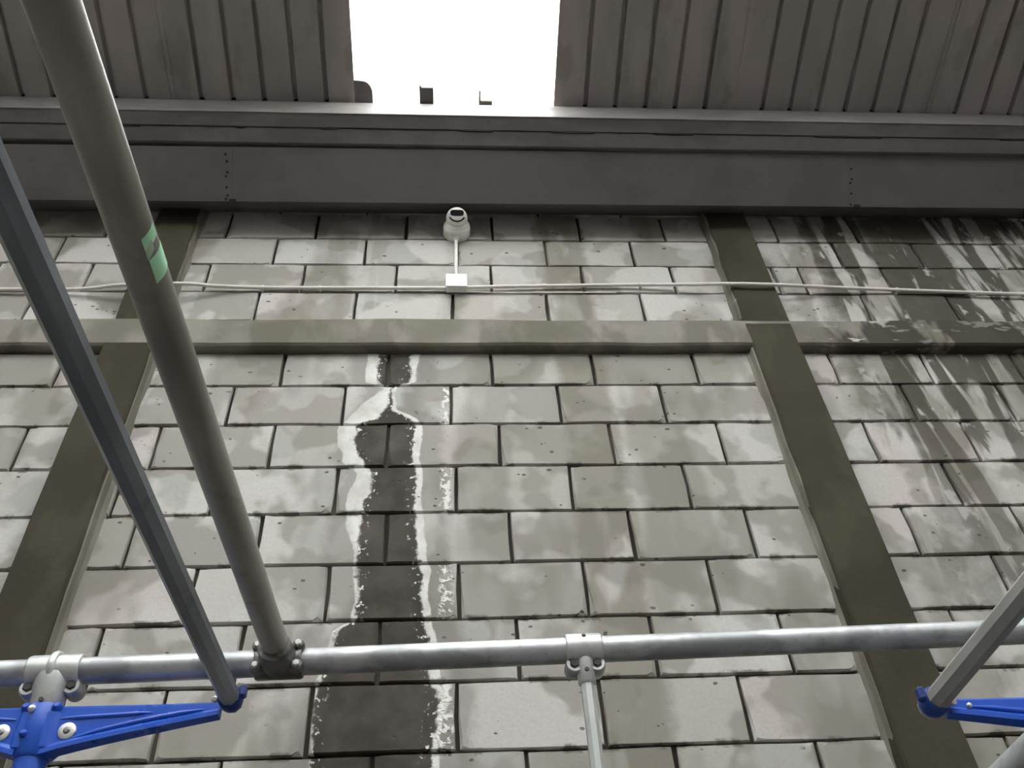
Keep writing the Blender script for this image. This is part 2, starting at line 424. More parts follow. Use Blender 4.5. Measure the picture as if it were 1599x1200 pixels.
# block wall: mortar body, then every block as a piece of its own
b = MB(); b.box((HALL_L, 0.020, 0.0), (HALL_R, 0.25, 5.75))
wall = tag(b.build('wall_back', 'mortar', loc=(0, 0, 0)), 'stained concrete block wall with cement columns and ring beam', kind='structure')

random.seed(11)
def block(x0, x1, z0, z1):
    """one block: subdivided irregular front edge, chamfer, sides; about 50 triangles"""
    g = 0.0066
    x0 += g; x1 -= g; z0 += g * 0.72; z1 -= g * 0.72
    if x1 - x0 < 0.02: return
    ex = min(0.035, (x1 - x0) * 0.2)
    xm = x0 + (x1 - x0) * random.uniform(0.35, 0.65)
    ring = [(x0, z0), (x0 + ex, z0), (xm, z0), (x1 - ex, z0), (x1, z0), (x1, (z0 + z1) / 2), (x1, z1), (x1 - ex, z1), (xm, z1), (x0 + ex, z1), (x0, z1), (x0, (z0 + z1) / 2)]
    cx, cz = (x0 + x1) / 2, (z0 + z1) / 2
    pr = random.uniform(-0.002, 0.002)
    outer = [(x + random.uniform(-.0026, .0026), z + random.uniform(-.0026, .0026)) for x, z in ring]
    chip = [random.uniform(0.002, 0.004) + (random.uniform(0.004, 0.016) if (q in (0, 4, 6, 10) and random.random() < 0.4) else 0) for q in range(len(ring))]
    inner = []
    for (x, z), c in zip(outer, chip):
        inner.append((x + (c if x < cx else -c) * (1 if abs(abs(x - cx) - (x1 - x0) / 2) < .004 else 0), z + (c if z < cz else -c) * (1 if abs(abs(z - cz) - (z1 - z0) / 2) < .004 else 0)))
    m = MB(); n = len(ring)
    V = [(x, pr, z) for x, z in inner] + [(x, pr + 0.007, z) for x, z in outer] + [(x, 0.028, z) for x, z in outer]
    m.v = V
    for j in range(n):
        k = (j + 1) % n
        m.face((j, n + j, n + k, k)[::-1], False); m.face((n + j, 2 * n + j, 2 * n + k, n + k)[::-1])
    m.face(range(n))
    # keep the front facing the room (-Y)
    a, bb, c = Vector(V[0]), Vector(V[1]), Vector(V[n // 2])
    if (bb - a).cross(c - a).y > 0: m.f = [f[::-1] for f in m.f]
    m.build('block', 'block', wall, loc=((x0 + x1) / 2, 0, z0))

COLS = [(-1.475, -1.27), (1.352, 1.572)]           # cement columns (left edge, right edge)
BAYS = [(HALL_L + 0.6, COLS[0][0]), (COLS[0][1], COLS[1][0]), (COLS[1][1], HALL_R - 0.9)]
zl = [5.700, 5.618, 5.392, 5.175, 4.958, 4.735]     # course lines above the beam
# courses: (z bottom, z top, bond offset of a joint near x = 0)
COURSES = [(5.618, 5.74, 0.02), (5.392, 5.618, 0.225), (5.175, 5.392, 0.033), (4.958, 5.175, 0.197), (4.745, 4.958, 0.010), (4.326, 4.530, 0.181)]
z = 4.326; off = [0.004, 0.200, 0.017, 0.213, 0.026, 0.222, 0.021, 0.222, 0.02, 0.222, 0.02]
for k in range(11):
    COURSES.append((z - 0.2247, z, off[k])); z -= 0.2247
SIDE = {2: 0.432, 1: 0.194 + 0.0}
for ci, (z0, z1, o) in enumerate(COURSES):
    if z1 < 2.0: continue
    for bi, (bx0, bx1) in enumerate(BAYS):
        pitch = 0.4495 if bi == 1 else 0.43
        o2 = o
        if bi == 2: o2 = {0: 1.722, 1: 1.729, 2: 2.005, 3: 1.754, 4: 2.012, 5: 1.708}.get(ci, (1.982 if ci % 2 == 0 else 1.732))
        if bi == 0: o2 = {0: -1.90, 1: -1.711, 2: -1.896, 3: -1.708, 4: -1.903, 5: -1.651}.get(ci, (-1.88 if ci % 2 == 0 else -1.663))
        j = [bx0, bx1]
        k0 = int((bx0 - o2) / pitch) - 2
        for k in range(k0, k0 + 30):
            x = o2 + k * pitch + random.uniform(-0.006, 0.006)
            if bx0 + 0.05 < x < bx1 - 0.05: j.append(x)
        if ci == 3 and bi == 2: j.append(1.621)
        if ci == 8 and bi == 1: j.append(-1.236)
        j.sort()
        for a, c in zip(j, j[1:]):
            block(a, c, z0, z1)

def slab_piece(name, lo, hi, mat, seg, axis, amp=0.006, seed=1):
    """cast cement member with slightly wandering arrises"""
    rnd = random.Random(seed); m = MB(); rings = []
    for k in range(seg + 1):
        t = k / seg
        w = lambda: rnd.uniform(-amp, amp)
        if axis == 'x':
            x = lo[0] + (hi[0] - lo[0]) * t
            c = 0.010
            za, zb = lo[2] + w() * 0.35, hi[2] + w() * 1.2
            ya = lo[1] + w() * 0.3
            rings.append([(x, hi[1], za), (x, ya + c, za), (x, ya, za + c), (x, ya, zb - c), (x, ya + c, zb), (x, hi[1], zb)])
        else:
            zz = lo[2] + (hi[2] - lo[2]) * t
            c = 0.008
            xa, xb = lo[0] + w(), hi[0] + w() * 0.6
            ya = lo[1] + w() * 0.3
            rings.append([(xb, hi[1], zz), (xb, ya + c, zz), (xb - c, ya, zz), (xa + c, ya, zz), (xa, ya + c, zz), (xa - abs(w()) * 2, hi[1], zz)])
    m.rings(rings, False)
    return m.build(name, mat, wall, loc=((lo[0] + hi[0]) / 2, hi[1], lo[2]))
o = slab_piece('ring_beam', (HALL_L, -0.052, 4.532), (HALL_R, 0.02, 4.705), 'beam', 60, 'x', 0.006, 4)
o['label'] = 'horizontal cement ring beam running across the columns'
for k, (a, c) in enumerate(COLS):
    for za, zb in ((0.0, 4.535 if k == 0 else 4.668), (4.69, 5.72)):
        slab_piece('concrete_column', (a, -0.050 - 0.007 * (za < 1), za), (c, 0.02, zb), 'column', 26 if za < 1 else 7, 'z', 0.005, 20 + k + int(za))
# lighter mortar fillets smeared along the sides of the columns that face the middle bay
for xs, s_ in ((COLS[1][0], -1), (COLS[0][1], 1)):
    for za, zb in ((0.0, 4.52), (4.72, 5.62)):
        rnd = random.Random(int(za) + 7); m = MB(); rings = []; n = 30 if za < 1 else 8
        for k in range(n + 1):
            zz = za + (zb - za) * k / n
            w1, w2 = rnd.uniform(0.012, 0.030), rnd.uniform(-0.006, 0.004)
            rings.append([(xs + s_ * w1, 0.004, zz), (xs + s_ * 0.007, -0.012, zz), (xs + s_ * 0.004, -0.040 + w2, zz), (xs - s_ * 0.004, -0.043 + w2, zz), (xs - s_ * 0.004, 0.02, zz), (xs + s_ * w1, 0.02, zz)])
        if s_ > 0: rings = [r[::-1] for r in rings]
        m.rings(rings, False); m.build('mortar_fillet', 'fillet', wall, loc=(xs, 0, za))

# --------------------------------------------------------------- roof: sheets, rooflight, eave trims
SL = 0.2075                                      # roof fall (11.7 degrees)
E0, EZ = 0.42, 6.038                              # eave: distance in front of the wall, height
def roof_z(pr): return EZ + SL * (pr - E0)
ROOF_END = 8.1
EXTRA_LIGHTS = (2, 5)  # unseen upper sheets made translucent, rooflights added to brighten the hall
LAP = 1.30                                       # end lap of the sheets, up the slope
ce = bpy.data.objects.new('ceiling', None); COL.objects.link(ce); ce.location = (0, -E0, EZ)
tag(ce, 'dark profiled metal roof sheets sloping down to the eave', kind='structure')
RS = 0.885
def sheet(name, x0, x1, ribs, mat, depth=0.030, half=0.015, top=0.008, start=None, end=None, dz=0.0):
    m = MB(); prof = [(x0, 0)]
    for r in ribs:
        prof += [(r - half, 0), (r - top, depth), (r + top, depth), (r + half, 0)]
    prof.append((x1, 0))
    prof = [(min(max(x, x0), x1) * RS, h) for x, h in prof]
    th = 0.0022
    loop = prof + [(x, h + th) for x, h in reversed(prof)]
    pr0, pr1 = (E0 - 0.03 if start is None else start), (end or ROOF_END)
    # a few stations along the slope
    st = [pr0 + (pr1 - pr0) * k / 3 for k in range(4)]
    m.rings([[(x, -p, roof_z(p) + h + dz) for x, h in loop] for p in st], False)
    return m.build(name, mat, ce, loc=((x0 + x1) / 2, -E0, EZ))
P = 0.1815
def ribs(a, p, n): return [a + p * k for k in range(n)]
SHEETS = [(-5.2, -4.05, ribs(-5.10, P, 6)), (-4.08, -2.875, ribs(-3.99, P, 6)), (-2.90, -1.60, ribs(-2.82, 0.175, 7)), (-1.645, -0.558, ribs(-1.634, P, 6)),
          (0.628, 1.755, ribs(0.821, 0.1838, 5)), (1.728, 2.99, ribs(1.915, 0.1745, 6)), (2.955, 4.05, ribs(2.97, 0.1745, 6)), (4.02, 5.15, ribs(4.11, 0.1745, 6)), (5.12, 6.2, ribs(5.2, 0.1745, 6))]
for k, (xa, xb, rb) in enumerate(SHEETS):
    dz = 0.004 * (k % 2)
    sheet('roof_sheet', xa, xb, rb, 'sheet', end=LAP, dz=dz)
    lit = k in EXTRA_LIGHTS
    sheet('rooflight_sheet' if lit else 'roof_sheet', xa, xb, rb, 'rooflight' if lit else 'sheet', start=LAP - 0.08, dz=dz + 0.008)
rl = sheet('rooflight_sheet', -0.60, 0.665, [-0.43 + P * k for k in range(6)], 'rooflight', end=LAP, dz=0.010)
sheet('rooflight_sheet', -0.60, 0.665, [-0.43 + P * k for k in range(6)], 'rooflight', start=LAP - 0.08, dz=0.018)
rl['label'] = 'glowing white translucent rooflight sheet'
# seam flashings at the two overlaps, seen as a pale sliver
for xs in (-1.451, 1.542):
    m = MB(); m.rings([[(xs - 0.010, -p, roof_z(p) - 0.004), (xs + 0.010, -p, roof_z(p) - 0.004), (xs + 0.010, -p, roof_z(p) - 0.001), (xs - 0.010, -p, roof_z(p) - 0.001)] for p in (E0 - 0.02, LAP)], False)
    m.build('seam_strip', 'sheet', ce, loc=(xs, -E0, EZ))
# rounded closure tab in the lower left corner of the rooflight
m = MB(); sec = [(-0.496, 0.39), (-0.400, 0.39), (-0.400, 0.445)] + [(-0.453 + 0.053 * math.cos(a), 0.467 + 0.06 * math.sin(a)) for a in [k * PI / 2 / 6 for k in range(7)]] + [(-0.496, 0.53)]
m.rings([[(x, -p, roof_z(p) + dz) for x, p in sec] for dz in (-0.010, -0.002)], False); m.build('closure_tab', 'sill', ce, loc=(-0.5, -E0, EZ))

# dark strips added at the rib ends to stop sky light leaking in
for xa, xb in ((HALL_L, -0.518), (0.580, HALL_R)):
    m = MB(); m.box((xa, -0.412, 5.99), (xb, -0.392, 6.10)); m.build('rib_leak_block', 'near_black', ce, loc=((xa + xb) / 2, -E0, EZ))

# eave channel: two stepped faces with a groove, and the sloping sill above it
m = MB()
prof = [(0.366, 5.678), (0.376, 5.678), (0.424, 5.729), (0.420, 5.735), (0.424, 5.740), (0.431, 5.736), (0.478, 5.784), (0.30, 5.784), (0.30, 5.70)]
m.rings([[(x, -p, z) for p, z in prof] for x in (HALL_L, HALL_R)], False)
tag(m.build('trim_1', 'eave'), 'stepped dark steel eave channel above the gutter panel', kind='structure')
m = MB()
prof = [(0.483, 5.784), (0.483, 5.791), (0.440, 5.984), (0.418, 6.020), (0.20, 6.020), (0.20, 5.786)]
m.rings([[(x, -p, z) for p, z in prof] for x in (HALL_L, HALL_R)], False)
tag(m.build('trim_2', 'sill'), 'sloping sill flashing lit by the rooflight', kind='structure')
m = MB(); m.box((HALL_L, -0.28, 5.75), (HALL_R, 0.25, 6.005)); tag(m.build('trim_3', 'near_black'), 'near-black box standing in for the dark void behind the gutter panel', kind='structure')  # solid filler, the darkness of the gap put into its colour
for x0, ln in ((-1.62, .10), (-1.06, .05), (0.05, .17), (0.52, .22), (-0.64, .09), (1.05, .2), (1.9, .35), (2.9, .25)):
    m = MB(); m.box((x0, -0.4285, 5.728), (x0 + ln, -0.416, 5.7385)); o = m.build('groove_gap', 'near_black', bpy.data.objects['trim_1'])

# two small cleats between the sill and the rooflight sheet
for k, (x0, x1, h) in enumerate(((-0.156, -0.082, 0.20), (0.156, 0.227, 0.06))):
    c = thing('rooflight_cleat', ('wider grey cleat standing out dark against the bright rooflight', 'small pale cleat with one thin upturned edge below the rooflight')[k], 'cleat', ((x0 + x1) / 2, -0.44, 6.01), 'rooflight cleats')
    def slat(xa, xb, pa_, pb_, th):
        m = MB(); m.rings([[(xa, -p, roof_z(p) - 0.004 - th), (xb, -p, roof_z(p) - 0.004 - th), (xb, -p, roof_z(p) - 0.004), (xa, -p, roof_z(p) - 0.004)] for p in (pa_, pb_)], False)
        return m
    slat(x0, x1, 0.405, 0.502 if k == 0 else 0.441, 0.014).build('plate', 'gutter' if k == 0 else 'fillet', c)
    slat(x0, x0 + 0.010, 0.405, 0.512 if k == 0 else 0.493, 0.018).build('folded_edge', 'gutter' if k == 0 else 'fillet', c)

# --------------------------------------------------------------- gutter: long panels with riveted joints
g = thing('box_gutter', 'long plain grey steel gutter panel along the wall head', 'gutter', (0, -0.16, 5.47))
GJ = [HALL_L, -1.079, 2.116, HALL_R]
Q2 = math.sqrt(0.5)
def gp(x, u, out=0.0):
    """point on the sloping gutter face: u metres up the face from the drip edge, out = proud of it"""
    return Vector((x, -0.160 - u * Q2 - out * Q2, 5.479 + 0.004 * x + u * Q2 - out * Q2))
GU = 0.273
for k in range(3):
    x0, x1 = GJ[k] + 0.001, GJ[k + 1] - 0.001
    ou = 0.0015 * (k % 2)
    def sect(x):
        a, b2 = gp(x, 0.004, ou), gp(x, GU, ou)
        lip = gp(x, 0.0, ou - 0.006)
        return [Vector((x, -0.004, 5.622 + 0.004 * x)), lip, a, b2, Vector((x, b2.y + 0.02, b2.z + 0.006)), Vector((x, -0.004, 5.676))]
    m = MB(); m.rings([sect(x) for x in (x0, (x0 + x1) / 2, x1)], False)
    m.build('gutter_panel', 'gutter', g)
    m = MB(); m.rings([[gp(x, 0.000, ou - 0.003), gp(x, 0.000, ou + 0.004), gp(x, 0.010, ou + 0.004), gp(x, 0.010, ou - 0.003)] for x in (x0, x1)], False)
    m.build('drip_edge', 'gutter', g)
for k, xj in enumerate((-1.079, 2.116)):
    m = MB(); m.rings([[gp(xj - 0.040, u, -0.002), gp(xj + 0.004, u, -0.002), gp(xj + 0.004, u, 0.0042), gp(xj - 0.040, u, 0.0042)] for u in (0.008, GU - 0.004)], False)
    js = m.build('joint_strap', 'gutter', g)
    for q, (du, dx) in enumerate(((0.012, -0.004), (0.030, 0.004), (0.070, 0.0), (0.125, -0.004), (0.145, 0.003), (0.200, 0.0), (0.235, -0.006))):
        if k and q in (1, 6): continue
        m = MB(); m.lathe([(0.0062, 0), (0.0058, 0.002), (0.0035, 0.004), (0.0, 0.0045)], gp(xj - 0.024 + dx, du, 0.004), (0, -1, -1), 10)
        m.build('rivet', 'near_black', js)
    m = MB(); m.rings([[gp(xj - 0.012, u, -0.002), gp(xj + 0.022, u, -0.002), gp(xj + 0.022, u, 0.007), gp(xj - 0.012, u, 0.007)] for u in (-0.004, 0.012)], False); m.build('corner_lap', 'near_black', g)

# --------------------------------------------------------------- security camera, conduit, junction box
CX = 0.036
c = thing('security_camera', 'white turret security camera on a round base under the gutter', 'camera', (CX, 0, 5.36))
m = MB(); m.lathe([(0.066, 0.0), (0.069, 0.004), (0.069, 0.048), (0.067, 0.058), (0.060, 0.066), (0.050, 0.068)], (CX, -0.0, 5.436), (0, -1, 0), 40); m.build('base', 'white', c)
m = MB(); m.lathe([(0.060, 0.064), (0.058, 0.074), (0.050, 0.080)], (CX, 0, 5.436), (0, -1, 0), 40); m.build('collar', 'white', c)
E = Vector((CX, -0.098, 5.443)); look = Vector((0.03, -0.86, -0.5)).normalized()
m = MB(); prof = [(0.054 * math.sin(a), -0.054 * math.cos(a)) for a in [PI * k / 16 for k in range(0, 13)]] + [(0.037, 0.040), (0.0, 0.040)]
m.lathe(prof, E, look, 36); eb = m.build('eyeball', 'white', c)
sx = Vector((1, 0, 0)); sx = (sx - look * sx.dot(look)).normalized(); sy = look.cross(sx)
mt = Matrix(((sx.x, look.x, sy.x, E.x), (sx.y, look.y, sy.y, E.y), (sx.z, look.z, sy.z, E.z), (0, 0, 0, 1)))
if (mt @ Vector((0, 0, 1))).z < E.z: sgn = -1
else: sgn = 1
m = MB(); out = []
for k in range(20):
    a = 2 * PI * k / 20; out.append((0.034 * math.copysign(abs(math.cos(a)) ** 0.5, math.cos(a)), sgn * 0.008 + 0.0160 * math.copysign(abs(math.sin(a)) ** 0.6, math.sin(a))))
m.prism(out, 0.030, 0.0425, mt); m.build('lens_window', 'lens', eb)
m = MB(); pts = []
for k in range(13):
    a = PI + PI * (0.14 + 0.72 * k / 12); pts.append(mt @ Vector((0.040 * math.cos(a), 0.0375, sgn * (0.002 + 0.040 * math.sin(a)))))
m.path(pts, 0.0040, 8); m.build('seam_shadow', 'lens', eb)
m = MB(); m.lathe([(0.014, 0.0), (0.017, 0.004), (0.017, 0.016), (0.012, 0.024)], (CX - 0.004, -0.024, 5.376), (0, 0, -1), 6, False)
m.lathe([(0.013, -0.01), (0.013, 0.002)], (CX - 0.004, -0.024, 5.376), (0, 0, -1), 12); m.build('cable_gland', 'white', c)

m = MB(); m.path([(CX - 0.004, -0.022, 5.356), (CX - 0.005, -0.022, 5.2), (CX - 0.005, -0.022, 5.04)], 0.0095, 16)
tag(m.build('vertical_conduit', 'cream'), 'short cream conduit from the camera down to the junction box', 'conduit')
j = thing('junction_box', 'small square white junction box below the security camera', 'junction box', (0.031, 0, 4.95))
m = MB(); m.box((-0.018, -0.042, 4.950), (0.081, -0.004, 5.044), 0.003); m.build('body', 'white_hi', j)
m = MB(); m.box((-0.0195, -0.048, 4.9485), (0.0825, -0.041, 5.0455), 0.002); m.build('lid', 'white_hi', j)

def smooth(pts, n=6):
    pts = [Vector(p) for p in pts]; out = []
    for i in range(len(pts) - 1):
        p0, p1, p2, p3 = pts[max(i - 1, 0)], pts[i], pts[i + 1], pts[min(i + 2, len(pts) - 1)]
        for k in range(n):
            t = k / n
            out.append(0.5 * ((2 * p1) + (p2 - p0) * t + (2 * p0 - 5 * p1 + 4 * p2 - p3) * t * t + (3 * p1 - p0 - 3 * p2 + p3) * t ** 3))
    return out + [pts[-1]]
cabL = [(-3.6, -.02, 4.93), (-2.6, -.02, 4.94), (-2.082, -0.02, 4.944), (-1.707, -0.03, 4.934), (-1.496, -0.065, 4.923), (-1.227, -0.065, 4.935), (-1.077, -0.035, 4.956), (-0.877, -0.016, 4.97), (-0.61, -0.014, 4.972), (-0.018, -0.02, 4.968)]
cabR = [(0.082, -0.02, 4.974), (0.454, -0.016, 4.992), (0.922, -0.02, 5.0), (1.167, -0.04, 4.979), (1.344, -0.068, 4.949), (1.579, -0.068, 4.943), (1.869, -0.03, 4.974), (2.195, -0.02, 4.969), (2.835, -0.02, 4.938), (3.6, -.02, 4.90), (4.6, -.02, 4.88)]
for k, (pts, lab) in enumerate(((cabL, 'wavy cream conduit running left from the junction box'), (cabR, 'long cream conduit running right from the junction box over the column'))):
    cc = thing('wall_conduit', lab, 'conduit', pts[-1 if k == 0 else 0], 'cream wall conduits')
    m = MB(); m.path(smooth(pts), 0.0088, 14); m.build('conduit_pipe', 'cream', cc)
    for x, y, z in pts:
        if -0.03 < y and abs(x - 0.03) > 0.2 and abs(x) < 3.3:
            m = MB(); m.path([(x - 0.006, y, z), (x + 0.006, y, z)], 0.0112, 14)
            m.box((x - 0.006, y, z - 0.012), (x + 0.006, 0.002, z - 0.004)); m.build('clip', 'cream', cc)
# thin slack wire under the conduit
m = MB(); m.path(smooth([(0.08, -0.010, 4.952), (0.3, -0.006, 4.951), (0.52, -0.006, 4.955), (0.80, -0.006, 4.957)]), 0.0032, 8)
tag(m.build('slack_wire', 'cream'), 'thin pale wire lying just under the right conduit', 'wire')

# --------------------------------------------------------------- pipe frame
RL, RR = Vector((-0.806, -1.131, 2.428)), Vector((1.114, -1.149, 2.456))
rd = (RR - RL).normalized()
def rail_at(x): return RL + rd * ((x - RL.x) / rd.x)
RAD = 0.02415
def hollow(m, a, b, r, n=32, smooth=True, phase=0.0):
    m.tube(a, b, r, n, smooth, None, phase)
m = MB(); m.path([rail_at(x) for x in (-2.4, -1.2, 0.0, 1.2, 2.6)], RAD, 40)
tag(m.build('steel_rail', 'galv'), 'horizontal galvanised steel rail crossing the whole picture', 'pipe')

def bolt(m, p, d, r=0.007, h=0.006):
    m.lathe([(r, 0), (r, h), (r * 0.8, h * 1.15)], p, d, 6, False)

# tube running from the rail towards and over the viewer
A1, A0 = Vector((-0.315, -1.160, 2.443)), Vector((-0.346, -2.339, 2.412))
ad = (A0 - A1).normalized(); A2 = A1 + ad * 2.6
pa = thing('round_tube', 'thick weathered round tube with a torn green tape patch', 'pipe', A1)
m = MB(); m.path([A1, A1.lerp(A2, 0.5), A2], RAD, 40); m.build('tube_body', 'galv_dull', pa)
def tape(name, p0, p1, a0, a1, mat, skew=0.0):
    """curved patch of tape on the tube; angles measured from +X towards +Z"""
    m = MB(); n = 8; rows = []
    for k in range(5):
        t = k / 4
        for rr in (0,):
            c = A1 + ad * (p0 + (p1 - p0) * t)
            row = []
            for q in range(n + 1):
                u = q / n; a = math.radians(a0 + (a1 - a0) * u)
                cc = c + ad * (skew * (u - 0.5))
                row.append(cc + (Vector((1, 0, 0)) * math.cos(a) + Vector((0, 0, 1)) * math.sin(a)) * (RAD + 0.0007))
            rows.append(row)
    m.rings(rows, True, False, False)
    return m.build(name, mat, pa)
o = tape('green_tape', 0.882, 0.914, -50, 16, 'tape', 0.010); o['label'] = 'pale green tape'
o = tape('green_tape', 0.926, 0.942, -52, 0, 'tape', 0.010); o['label'] = 'torn green tape end'
tape('torn_tape', 0.914, 0.927, -52, -26, 'tape_white', 0.010)

# second, octagonal tube beside it
B1, B0 = Vector((-0.380, -1.165, 2.349)), Vector((-0.385, -2.153, 2.291))
bd = (B0 - B1).normalized()
m = MB(); m.tube(B1 - bd * 0.012, B1 + bd * 2.4, 0.0175, 8, False, None, PI / 8)
tag(m.build('octagonal_tube', 'galv_grey'), 'slim grey octagonal tube held by the left blue arm', 'pipe', 'octagonal tubes in blue arms')

# octagonal tube at the right
C1, C0 = Vector((0.7520, -1.3549, 2.2153)), Vector((0.7887, -1.6299, 2.2416))
cdv = (C0 - C1).normalized()
m = MB(); m.tube(C1 - cdv * 0.012, C1 + cdv * 1.6, 0.0182, 8, False, None, PI / 8)
tag(m.build('octagonal_tube', 'oct_lit'), 'short grey octagonal tube rising from the right blue arm', 'pipe', 'octagonal tubes in blue arms')

# pipe in the lower right corner, parallel to the others
D1 = Vector((0.672, -1.579, 2.005))
m = MB(); m.path([D1 + Vector((0, 0.55, 0)), D1, D1 + Vector((0.0, -2.6, 0))], RAD, 36)
tag(m.build('round_tube', 'galv'), 'pale round tube crossing the bottom right corner', 'pipe')

# vertical posts below the rail
T0 = rail_at(0.248)
m = MB(); m.tube((T0.x, T0.y, T0.z - 0.045), (T0.x + 0.004, T0.y, 0.0), 0.0128, 8, False, None, PI / 8)
tag(m.build('octagonal_post', 'alu_post'), 'slim pale octagonal post hanging below the middle of the rail', 'post')
H0 = rail_at(-0.708)
HP = Vector((H0.x, H0.y, H0.z)); HB = Vector((H0.x + 0.10, H0.y, 0.0))
def post_at(z): return HP.lerp(HB, (HP.z - z) / HP.z)
m = MB(); m.tube(post_at(HP.z - 0.05), HB, 0.0262, 20, True)
tag(m.build('blue_post', 'blue'), 'blue painted post running down from the white clamp', 'post')

# tee clamps
def tee(name, label, x, half, mat, sock_r, sock_len, ear, dirv, boltmat, ridge=True):
    c0 = rail_at(x); t = thing(name, label, 'clamp', c0, 'clamps on the rail')
    d = Vector(dirv).normalized()
    m = MB(); m.lathe([(RAD + 0.0005, -half), (RAD + 0.005, -half), (RAD + 0.006, -half + 0.004), (RAD + 0.006, half - 0.004), (RAD + 0.005, half), (RAD + 0.0005, half)], c0, rd, 36)
    m.build('sleeve', mat, t)
    m = MB(); m.lathe([(sock_r + 0.003, 0.012), (sock_r + 0.003, RAD + 0.012), (sock_r, RAD + 0.02), (sock_r, sock_len - 0.003), (sock_r - 0.003, sock_len)], c0, d, 28)
    m.build('socket', mat, t)
    nrm = rd.cross(d).normalized()
    if nrm.y > 0: nrm = -nrm
    for s in (-1, 1):
        p = c0 + rd * (s * ear) + d * (RAD + 0.009)
        m = MB(); m.lathe([(0.0155, -0.022), (0.0165, -0.018), (0.0165, 0.008), (0.014, 0.012)], p, nrm, 18)
        q = c0 + rd * (s * ear * 0.5) + d * (RAD + 0.008)
        m.path([q - nrm * 0.0, p], [0.014, 0.0135], 10)
        m.build('ear', mat, t)
        m = MB(); m.lathe([(0.0088, 0.010), (0.0088, 0.0145), (0.007, 0.016)], p, nrm, 6, False); bo = m.build('bolt', boltmat, t)
    m = MB()
    p = c0 + nrm * (RAD + 0.005)
    if ridge:
        pts = []
        for k in range(9):
            a = math.radians(-150 + 150 * k / 8)
            pts.append(c0 + nrm * ((RAD + 0.006) * math.cos(a + 1.2)) - d * ((RAD + 0.006) * math.sin(a + 1.2) * -1))
        m.path(pts, 0.0075, 10); m.build('ridge', mat, t)
    m = MB(); bolt(m, c0 + (nrm * 0.86 - d * 0.5).normalized() * (RAD + 0.005), (nrm * 0.86 - d * 0.5), 0.0042, 0.003)
    m.build('grub_screw', 'bolt_dark', t)
    m = MB(); bolt(m, c0 + d * (sock_len - 0.022) + nrm * sock_r * 0.97, nrm, 0.0045, 0.003); m.build('grub_screw', 'bolt_dark', t)
    return t
tee('tee_clamp', 'large white cast tee clamp joining the rail to the blue post', -0.708, 0.046, 'alu', 0.0285, 0.088, 0.037, (0.04, 0, -1), 'bolt_dark')
tee('tee_clamp', 'small silver tee clamp holding the slim octagonal post', 0.248, 0.034, 'alu', 0.0165, 0.070, 0.021, (0, 0, -1), 'bolt_dark', False)

# dark split clamp that holds the thick tube on the rail
x = -0.313; c0 = rail_at(x)
t = thing('split_clamp', 'dark four-bolt clamp fixing the thick round tube to the rail', 'clamp', c0, 'clamps on the rail')
m = MB(); m.lathe([(RAD + 0.0005, -0.042), (RAD + 0.005, -0.042), (RAD + 0.0065, -0.038), (RAD + 0.0065, 0.038), (RAD + 0.005, 0.042), (RAD + 0.0005, 0.042)], c0, rd, 36); m.build('sleeve', 'cast_dark', t)
m = MB(); m.lathe([(RAD + 0.009, 0.008), (RAD + 0.009, 0.03), (RAD + 0.005, 0.036), (RAD + 0.005, 0.060), (RAD + 0.003, 0.062)], c0, ad, 32); m.build('socket', 'cast_dark', t)
upv = rd.cross(ad).normalized()
if upv.z < 0: upv = -upv
for sx_ in (-1, 1):
    for sz_ in (-1, 1):
        p = c0 + rd * (sx_ * 0.036) + upv * (sz_ * 0.020) + ad * 0.014
        m = MB(); m.lathe([(0.0100, 0.0), (0.0110, 0.004), (0.0110, 0.015), (0.008, 0.018)], p, ad, 16); e = m.build('lug', 'cast_dark', t)
        m = MB(); m.lathe([(0.0068, 0.017), (0.0068, 0.023), (0.005, 0.025)], p, ad, 6, False); m.build('bolt', 'bolt', e)

# blue brackets --------------------------------------------------
def arm(t, org, dx, length, h0, h1, flip):
    """pressed tapering arm along +-X, face towards the viewer, with stiffening ribs; org = top inner corner"""
    s = 1 if dx > 0 else -1
    ox, oy, oz = org
    drop = 0.012
    top = lambda u: oz - drop * u * 0.0
    hh = lambda u: h0 + (h1 - h0) * (u ** 0.85)
    N = 10; m = MB(); rings = []
    for k in range(N + 1):
        u = k / N; X = ox + s * length * u; zt = top(u); zb = zt - hh(u)
        th = 0.011 - 0.003 * u; y = oy
        bev = min(0.006, hh(u) * 0.12)
        lip = 0.006
        rings.append([(X, y + th, zt), (X, y - th + bev, zt), (X, y - th, zt - bev), (X, y - th, zb + bev + 0.010), (X, y - th - lip, zb + 0.008), (X, y - th - lip, zb), (X, y + th, zb)])
    if s < 0: rings = [r[::-1] for r in rings]
    m.rings(rings, False)
    a = m.build('arm', 'blue', t)
    # pressed ribs on the face: one near the top, a longer one along the taper
    for (u0, u1, f0, f1, r) in ((0.06, 0.60, 0.30, 0.36, 0.0042), (0.15, 0.90, 0.80, 0.45, 0.0048)):
        pts = []
        for k in range(7):
            u = u0 + (u1 - u0) * k / 6; f = f0 + (f1 - f0) * k / 6
            pts.append((ox + s * length * u, oy - (0.011 - 0.003 * u) + 0.0008, top(u) - hh(u) * f))
        m = MB(); m.path(pts, [r * 0.5] + [r] * 5 + [r * 0.4], 10); m.build('pressed_rib', 'blue', a)
    return a

